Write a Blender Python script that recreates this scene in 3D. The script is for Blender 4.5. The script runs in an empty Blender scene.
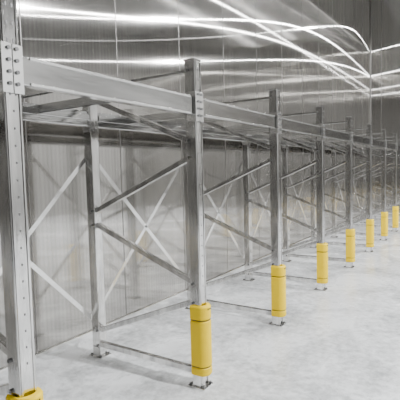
import bpy, bmesh, math, random
from mathutils import Vector, Matrix
random.seed(4)
scene=bpy.context.scene
S=1.4711; Y0=1.1438; D=1.0623; H=2.4
WX=-1.52; FY=16.1; RX=9.0; NY=-6.0; CZ=8.2
NF=11; I0=-1

# ------------------------------------------------------------ materials
def mat(name):
    m=bpy.data.materials.new(name); m.use_nodes=True
    nt=m.node_tree; nt.nodes.clear()
    out=nt.nodes.new('ShaderNodeOutputMaterial')
    return m,nt,out
def N(nt,t,**k):
    n=nt.nodes.new(t)
    for a,b in k.items(): setattr(n,a,b)
    return n
def principled(name,col,metal=0,rough=.5,noise=0,nscale=8,bump=0,bscale=60,stretch=(1,1,1),spec=.5):
    m,nt,out=mat(name)
    p=N(nt,'ShaderNodeBsdfPrincipled'); nt.links.new(p.outputs[0],out.inputs[0])
    p.inputs['Base Color'].default_value=(*col,1); p.inputs['Metallic'].default_value=metal; p.inputs['Roughness'].default_value=rough
    p.inputs['Specular IOR Level'].default_value=spec
    tc=N(nt,'ShaderNodeTexCoord'); mp=N(nt,'ShaderNodeMapping'); mp.inputs['Scale'].default_value=stretch
    nt.links.new(tc.outputs['Object'],mp.inputs[0])
    if noise:
        n=N(nt,'ShaderNodeTexNoise'); n.inputs['Scale'].default_value=nscale; n.inputs['Detail'].default_value=6
        nt.links.new(mp.outputs[0],n.inputs[0])
        r=N(nt,'ShaderNodeValToRGB')
        r.color_ramp.elements[0].position=.3; r.color_ramp.elements[1].position=.7
        r.color_ramp.elements[0].color=(*[c*(1-noise) for c in col],1); r.color_ramp.elements[1].color=(*[min(1,c*(1+noise)) for c in col],1)
        nt.links.new(n.outputs[0],r.inputs[0]); nt.links.new(r.outputs[0],p.inputs['Base Color'])
    if bump:
        n=N(nt,'ShaderNodeTexNoise'); n.inputs['Scale'].default_value=bscale; n.inputs['Detail'].default_value=4
        nt.links.new(mp.outputs[0],n.inputs[0])
        b=N(nt,'ShaderNodeBump'); b.inputs['Strength'].default_value=bump; b.inputs['Distance'].default_value=.01
        nt.links.new(n.outputs[0],b.inputs['Height']); nt.links.new(b.outputs[0],p.inputs['Normal'])
    return m

steel=principled('brushed_stainless',(.68,.67,.655),1,.09,.3,3,.16,10,(6,6,1))
beamm=principled('beam_stainless',(.46,.455,.445),1,.12,.25,2,.12,8,(6,1,6))
steel_b=principled('bright_stainless',(.92,.915,.90),1,.18,.08,5,.1,30)
bolt=principled('bolt_zinc',(.20,.20,.20),1,.35)
yellow=principled('yellow_polymer',(1.0,.68,.0),0,.4,.03,6,spec=.25)
dark=principled('dark_rubber',(.03,.03,.03),0,.6)
white=principled('white_lamp_body',(.8,.8,.8),0,.5)

def wall_metal(name,axis,col,dark=1.0):
    m,nt,out=mat(name)
    L=nt.links.new
    geo=N(nt,'ShaderNodeNewGeometry'); sep=N(nt,'ShaderNodeSeparateXYZ'); L(geo.outputs['Position'],sep.inputs[0])
    s=sep.outputs[axis]
    m1=N(nt,'ShaderNodeMath',operation='MULTIPLY'); m1.inputs[1].default_value=2*math.pi/.045; L(s,m1.inputs[0])
    sn=N(nt,'ShaderNodeMath',operation='SINE'); L(m1.outputs[0],sn.inputs[0])
    mp=N(nt,'ShaderNodeMapping'); mp.inputs['Scale'].default_value=(14,14,.25) ; L(geo.outputs['Position'],mp.inputs[0])
    nz=N(nt,'ShaderNodeTexNoise'); nz.inputs['Scale'].default_value=1; nz.inputs['Detail'].default_value=5; L(mp.outputs[0],nz.inputs[0])
    mp2=N(nt,'ShaderNodeMapping'); mp2.inputs['Scale'].default_value=(.9,.9,.35) ; L(geo.outputs['Position'],mp2.inputs[0])
    nz2=N(nt,'ShaderNodeTexNoise'); nz2.inputs['Scale'].default_value=1; nz2.inputs['Detail'].default_value=1; L(mp2.outputs[0],nz2.inputs[0])
    pd=N(nt,'ShaderNodeMath',operation='DIVIDE'); pd.inputs[1].default_value=1.15; L(s,pd.inputs[0])
    fl=N(nt,'ShaderNodeMath',operation='FLOOR'); L(pd.outputs[0],fl.inputs[0])
    wn=N(nt,'ShaderNodeTexWhiteNoise',noise_dimensions='1D'); L(fl.outputs[0],wn.inputs['W'])
    a=N(nt,'ShaderNodeMath',operation='MULTIPLY_ADD'); a.inputs[1].default_value=.07; a.inputs[2].default_value=.68; L(sn.outputs[0],a.inputs[0])
    b=N(nt,'ShaderNodeMath',operation='MULTIPLY_ADD'); b.inputs[1].default_value=.42; L(nz.outputs[0],b.inputs[0]); L(a.outputs[0],b.inputs[2])
    c=N(nt,'ShaderNodeMath',operation='MULTIPLY_ADD'); c.inputs[1].default_value=.10; L(wn.outputs[0],c.inputs[0]); L(b.outputs[0],c.inputs[2])
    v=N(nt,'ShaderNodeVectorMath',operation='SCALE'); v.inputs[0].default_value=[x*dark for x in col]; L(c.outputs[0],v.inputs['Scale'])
    bh=N(nt,'ShaderNodeMath',operation='MULTIPLY_ADD'); bh.inputs[1].default_value=.02; L(sn.outputs[0],bh.inputs[0])
    L(nz2.outputs[0],bh.inputs[2])
    bp=N(nt,'ShaderNodeBump'); bp.inputs['Strength'].default_value=.2; bp.inputs['Distance'].default_value=.004; L(bh.outputs[0],bp.inputs['Height'])
    g1=N(nt,'ShaderNodeBsdfAnisotropic'); g1.inputs['Roughness'].default_value=.165; g1.inputs['Anisotropy'].default_value=.945
    tv=N(nt,'ShaderNodeCombineXYZ'); tv.inputs[2].default_value=1.0
    L(tv.outputs[0],g1.inputs['Tangent'])
    g2=N(nt,'ShaderNodeBsdfAnisotropic'); g2.inputs['Roughness'].default_value=.08; g2.inputs['Anisotropy'].default_value=.6
    L(tv.outputs[0],g2.inputs['Tangent'])
    L(v.outputs[0],g1.inputs['Color']); L(v.outputs[0],g2.inputs['Color'])
    L(bp.outputs[0],g2.inputs['Normal'])
    mx=N(nt,'ShaderNodeMixShader'); mx.inputs[0].default_value=.5
    L(g1.outputs[0],mx.inputs[1]); L(g2.outputs[0],mx.inputs[2]); L(mx.outputs[0],out.inputs[0])
    return m
wm=wall_metal('ribbed_stainless_panel',1,(.65,.63,.60))
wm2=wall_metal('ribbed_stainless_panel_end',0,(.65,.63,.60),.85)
seam=principled('panel_seam',(.28,.27,.26),1,.35)
ceilm=principled('ceiling_panel',(.36,.36,.355),0,.6)
sidem=principled('side_panel',(.34,.34,.335),0,.5)
nearm=principled('near_panel',(.10,.10,.10),0,.5)

def floor_mat():
    m,nt,out=mat('polished_concrete'); L=nt.links.new
    p=N(nt,'ShaderNodeBsdfPrincipled'); L(p.outputs[0],out.inputs[0])
    geo=N(nt,'ShaderNodeNewGeometry')
    n1=N(nt,'ShaderNodeTexNoise'); n1.inputs['Scale'].default_value=1.3; n1.inputs['Detail'].default_value=8; n1.inputs['Roughness'].default_value=.65; n1.inputs['Distortion'].default_value=.8
    n2=N(nt,'ShaderNodeTexNoise'); n2.inputs['Scale'].default_value=14; n2.inputs['Detail'].default_value=10; n2.inputs['Roughness'].default_value=.7
    L(geo.outputs['Position'],n1.inputs[0]); L(geo.outputs['Position'],n2.inputs[0])
    ad=N(nt,'ShaderNodeMath',operation='MULTIPLY_ADD'); ad.inputs[1].default_value=.8; L(n2.outputs[0],ad.inputs[0]); L(n1.outputs[0],ad.inputs[2])
    r=N(nt,'ShaderNodeValToRGB'); e=r.color_ramp.elements
    e[0].position=.68; e[0].color=(.36,.37,.38,1); e[1].position=1.08; e[1].color=(.78,.795,.81,1)
    L(ad.outputs[0],r.inputs[0]); L(r.outputs[0],p.inputs['Base Color'])
    r2=N(nt,'ShaderNodeMapRange'); r2.inputs[3].default_value=.10; r2.inputs[4].default_value=.40; L(n1.outputs[0],r2.inputs[0]); L(r2.outputs[0],p.inputs['Roughness'])
    b=N(nt,'ShaderNodeBump'); b.inputs['Strength'].default_value=.08; b.inputs['Distance'].default_value=.01; L(n2.outputs[0],b.inputs['Height']); L(b.outputs[0],p.inputs['Normal'])
    return m
floorm=floor_mat()

# ------------------------------------------------------------ mesh helpers
def add_box(bm,c,s,rot=None,mi=0,bev=0):
    r=bmesh.ops.create_cube(bm,size=1.0)
    vs=r['verts']
    M=Matrix.Translation(Vector(c))@(rot.to_4x4() if rot is not None else Matrix.Identity(4))@Matrix.Diagonal((s[0],s[1],s[2],1))
    bmesh.ops.transform(bm,matrix=M,verts=vs)
    fs=set(f for v in vs for f in v.link_faces)
    for f in fs: f.material_index=mi
    if bev:
        es=list(set(e for v in vs for e in v.link_edges))
        bmesh.ops.bevel(bm,geom=es,offset=bev,segments=2,affect='EDGES',profile=.5)
def add_bar(bm,a,b,w,h,side=(0,1,0),mi=0,bev=0):
    a=Vector(a);b=Vector(b); d=(b-a); L=d.length; z=d.normalized()
    x=Vector(side); x=(x-z*x.dot(z)).normalized(); y=z.cross(x)
    R=Matrix((x,y,z)).transposed()
    add_box(bm,(a+b)/2,(w,h,L),R,mi,bev)
def add_cyl(bm,c,axis,r,d,seg=12,mi=0,r2=None):
    res=bmesh.ops.create_cone(bm,cap_ends=True,segments=seg,radius1=r,radius2=r if r2 is None else r2,depth=d)
    q=Vector((0,0,1)).rotation_difference(Vector(axis)).to_matrix().to_4x4()
    bmesh.ops.transform(bm,matrix=Matrix.Translation(Vector(c))@q,verts=res['verts'])
    for f in set(f for v in res['verts'] for f in v.link_faces): f.material_index=mi
def finish(bm,name,mats,parent=None,loc=(0,0,0)):
    me=bpy.data.meshes.new(name); bm.to_mesh(me); bm.free()
    for m in mats: me.materials.append(m)
    o=bpy.data.objects.new(name,me); scene.collection.objects.link(o); o.location=loc
    if parent: o.parent=parent
    return o

# ------------------------------------------------------------ room shell
def slab(name,c,s,m):
    bm=bmesh.new(); add_box(bm,(0,0,0),s); return finish(bm,name,[m],loc=c)
cy=(FY+NY)/2; ly=FY-NY; cxx=(WX+RX)/2; lx=RX-WX
slab('floor',(cxx,cy,-.05),(lx+.4,ly+.4,.1),floorm)
slab('ceiling',(cxx,cy,CZ+.05),(lx+.4,ly+.4,.1),ceilm)
slab('wall_left',(WX-.05,cy,CZ/2),(.1,ly+.4,CZ),wm)
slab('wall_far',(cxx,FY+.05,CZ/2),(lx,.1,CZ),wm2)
slab('wall_right',(RX+.05,cy,CZ/2),(.1,ly+.4,CZ),sidem)
slab('wall_near',(cxx,NY-.05,CZ/2),(lx,.1,CZ),nearm)
bm=bmesh.new()
y=math.ceil(NY/1.15)*1.15
while y<FY:
    add_box(bm,(WX+.001,y,CZ/2),(.004,.008,CZ)); y+=1.15
finish(bm,'trim_1',[seam])
bm=bmesh.new()
x=math.ceil(WX/1.15)*1.15
while x<RX:
    add_box(bm,(x,FY-.001,CZ/2),(.012,.004,CZ)); x+=1.15
finish(bm,'trim_2',[seam])
bm=bmesh.new(); add_box(bm,(WX+.02,FY-.02,CZ/2),(.04,.04,CZ),bev=.01); finish(bm,'trim_3',[seam])
bm=bmesh.new(); add_box(bm,(WX+.012,cy,.02),(.024,ly,.04),bev=.006); finish(bm,'baseboard_left',[steel_b])

# ------------------------------------------------------------ rack
rack=bpy.data.objects.new('storage_rack',None); scene.collection.objects.link(rack)
PW=.088
def post(bm,x,y,face):
    add_box(bm,(x,y,H/2+.004),(PW,PW,H-.008),bev=.006)
    for dy in (-.032,.032):
        add_box(bm,(x+face*(PW/2+.002),y+dy,H/2+.01),(.005,.010,H-.03),bev=.0015)
    add_box(bm,(x,y,H+.003),(PW+.01,PW+.01,.006),bev=.002)
    z=2.34
    while z>.7:
        if z>1.9:
            for dy in (-.014,.014):
                add_box(bm,(x+face*(PW/2+.0005),y+dy,z),(.002,.008,.016),mi=2)
        else:
            add_box(bm,(x+face*(PW/2+.0005),y,z),(.002,.006,.010),mi=2)
        z-=.075
    add_box(bm,(x,y,.005),(.15,.13,.010),mi=1,bev=.002)
    for dx in (-.058,.058):
        add_cyl(bm,(x+dx,y+.045,.017),(0,0,1),.010,.016,6,mi=2)
        add_cyl(bm,(x+dx,y-.045,.017),(0,0,1),.010,.016,6,mi=2)
    for s in (-1,1):
        add_box(bm,(x,y+s*(PW/2+.003),.05),(.07,.005,.09),mi=1,bev=.001)
def brace(bm,zf,zb,y,w=.042):
    x0=-PW/2+.01; x1=-D+PW/2-.01
    add_bar(bm,(x0,y,zf),(x1,y,zb),.038,w,side=(0,1,0),bev=.004)
    for xx,zz in ((-.02,zf),(-D+.02,zb)):
        for s in (-1,1):
            add_cyl(bm,(xx,y+s*(PW/2+.004),zz),(0,1,0),.011,.010,6,mi=2)
for k in range(NF):
    i=I0+k; y=Y0+i*S
    bm=bmesh.new()
    post(bm,0,0,1); post(bm,-D,0,-1)
    brace(bm,2.33,2.33,0,.028)
    brace(bm,1.83,2.24,0)
    brace(bm,1.71,1.29,0)
    brace(bm,.78,1.17,0)
    brace(bm,.64,.24,0)
    brace(bm,.11,.11,0,.048)
    finish(bm,'upright_frame_%d'%(k+1),[steel,steel_b,bolt],rack,(0,y,0))
ZB=2.075; BH=.13
for k in range(NF-1):
    i=I0+k; ya=Y0+i*S+PW/2; yb=Y0+(i+1)*S-PW/2
    for nm,x in (('front',0.012),('back',-D)):
        bm=bmesh.new()
        add_box(bm,(x,(ya+yb)/2,ZB),(.05,yb-ya-.012,BH),bev=.006)
        sg=-1 if x>-.5 else 1
        add_box(bm,(x+sg*.036,(ya+yb)/2,ZB+.01),(.022,yb-ya-.012,.05),bev=.003)
        for dz in (-.057,.057):
            add_box(bm,(x-sg*.027,(ya+yb)/2,ZB+dz),(.008,yb-ya-.10,.014),mi=1,bev=.002)
        for yy,s in ((ya,1),(yb,-1)):
            add_box(bm,(x,yy+s*.004,ZB-.005),(.075,.006,.21),mi=1,bev=.001)
            fx=x-sg*.039
            add_box(bm,(fx,yy-s*.02,ZB-.005),(.005,.055,.21),mi=1,bev=.001)
            for dz in (-.07,-.02,.03,.08):
                add_cyl(bm,(fx-sg*.006,yy-s*.025,ZB+dz),(1,0,0),.009,.010,8,mi=2)
        finish(bm,'%s_beam_%d'%(nm,k+1),[beamm,steel_b,bolt],rack)
    bm=bmesh.new()
    for f in (.33,.67):
        yy=ya+(yb-ya)*f
        add_box(bm,(-D/2+.006,yy,ZB+.052),(D-.04,.045,.03),bev=.003)
        add_box(bm,(-D/2+.006,yy-.024,ZB+.035),(D-.08,.004,.05))
        add_box(bm,(-D/2+.006,yy+.024,ZB+.035),(D-.08,.004,.05))
    finish(bm,'cross_bars_%d'%(k+1),[steel_b],rack)
    bm=bmesh.new()
    xr=-D-.035
    add_bar(bm,(xr-.012,ya-.03,.36),(xr-.012,yb+.03,1.76),.004,.036,side=(1,0,0))
    add_bar(bm,(xr-.020,ya-.03,1.80),(xr-.020,yb+.03,.32),.004,.036,side=(1,0,0))
    for yy in (ya-.03,yb+.03):
        for zz in (.34,1.78):
            add_box(bm,(xr-.016,yy,zz),(.02,.05,.09),bev=.002)
            add_cyl(bm,(xr-.030,yy,zz),(1,0,0),.01,.012,6,mi=1)
    add_cyl(bm,(xr-.016,(ya+yb)/2,1.06),(1,0,0),.012,.02,8,mi=1)
    finish(bm,'rear_cross_brace_%d'%(k+1),[steel_b,bolt],rack)

# ------------------------------------------------------------ yellow post protectors
def protector(y):
    bm=bmesh.new()
    z0,z1=.10,.625
    def prof(hw,xf,n=14):
        pts=[(-.035,-hw)]
        r=hw*.85
        cxp=xf-r
        pts.append((cxp,-hw))
        for j in range(1,n):
            a=-math.pi/2+math.pi*j/n
            pts.append((cxp+r*math.cos(a),hw*math.sin(a)))
        pts.append((cxp,hw)); pts.append((-.035,hw))
        return pts
    levels=[(z0,.0),(z0+.012,.006),(.155,.006),(.160,.001),(.170,.001),(.175,.006),
            (.505,.006),(.510,.0),(.522,.0),(.527,.006),(.585,.006),(z1-.012,.006),(z1,-.002)]
    rings=[]
    for z,e in levels:
        rings.append([bm.verts.new((p[0],p[1],z)) for p in prof(.060+e,.088+e)])
    inner=[[bm.verts.new((p[0],p[1],z)) for p in prof(.050,.062)] for z in (z0,z1)]
    n=len(rings[0])
    for a,b in zip(rings[:-1],rings[1:]):
        for j in range(n-1): bm.faces.new((a[j],a[j+1],b[j+1],b[j]))
    a,b=inner
    for j in range(n-1): bm.faces.new((a[j],b[j],b[j+1],a[j+1]))
    for j in range(n-1):
        bm.faces.new((rings[0][j],inner[0][j],inner[0][j+1],rings[0][j+1]))
        bm.faces.new((rings[-1][j],rings[-1][j+1],inner[1][j+1],inner[1][j]))
    f1=[r[0] for r in rings]+[inner[1][0],inner[0][0]]
    f2=[r[-1] for r in rings]+[inner[1][-1],inner[0][-1]]
    bm.faces.new(f1); bm.faces.new(list(reversed(f2)))
    bmesh.ops.recalc_face_normals(bm,faces=bm.faces)
    for zz in (.516,.165):
        pr=prof(.0615,.0895)
        for p,q in zip(pr[:-1],pr[1:]):
            add_bar(bm,(p[0],p[1],zz),(q[0],q[1],zz),.004,.003,side=(0,0,1),mi=1)
    for j in range(4):
        add_box(bm,(.0935,-.018+j*.012,.60),(.002,.007,.010),mi=1)
    o=finish(bm,'post_protector',[yellow,dark],rack,loc=(0,y,0))
    return o
for k in range(NF):
    protector(Y0+(I0+k)*S)

# ------------------------------------------------------------ lamps
def lamp(x,y,power,sx=.12,sy=1.5,z=6.2):
    bm=bmesh.new()
    add_box(bm,(0,0,.05),(sx+.04,sy+.04,.08),bev=.01)
    drop=CZ-z-.09
    for s in (-1,1):
        add_cyl(bm,(0,s*sy*.4,.09+drop/2),(0,0,1),.006,drop,mi=0)
    body=finish(bm,'ceiling_lamp',[white],loc=(x,y,z))
    ld=bpy.data.lights.new('lamp_light','AREA'); ld.shape='RECTANGLE'; ld.size=sx; ld.size_y=sy; ld.energy=power; ld.color=(.985,.995,1)
    lo=bpy.data.objects.new('lamp_light',ld); scene.collection.objects.link(lo); lo.location=(0,0,0.0); lo.parent=body
    return body
lamp(.84,7.5,45,.03,15)
lamp(2.3,7.5,60,.03,15)
for x,y,p in ((6,7.1,620),(6,14.8,560),(0,14.1,90),(3.4,3,580),(3.4,10.5,480)):
    lamp(x,y,p,.12,.12)

w=bpy.data.worlds.new('World'); scene.world=w; w.use_nodes=True
w.node_tree.nodes['Background'].inputs[0].default_value=(.6,.62,.65,1); w.node_tree.nodes['Background'].inputs[1].default_value=.3

# ------------------------------------------------------------ camera
yaw,pit,rol,f=.5774,-.0671,-.0253,429.4
F=Vector((-math.sin(yaw)*math.cos(pit),math.cos(yaw)*math.cos(pit),math.sin(pit)))
R=Vector((math.cos(yaw),math.sin(yaw),0)); U=R.cross(F)
R2=R*math.cos(rol)+U*math.sin(rol); U2=-R*math.sin(rol)+U*math.cos(rol)
cd=bpy.data.cameras.new('camera'); cam=bpy.data.objects.new('camera',cd); scene.collection.objects.link(cam)
M=Matrix((R2,U2,-F)).transposed().to_4x4(); M.translation=Vector((1.7397,0,1.6097))
cam.matrix_world=M
cd.sensor_width=36; cd.lens=36*f/400; cd.clip_start=.05
scene.camera=cam
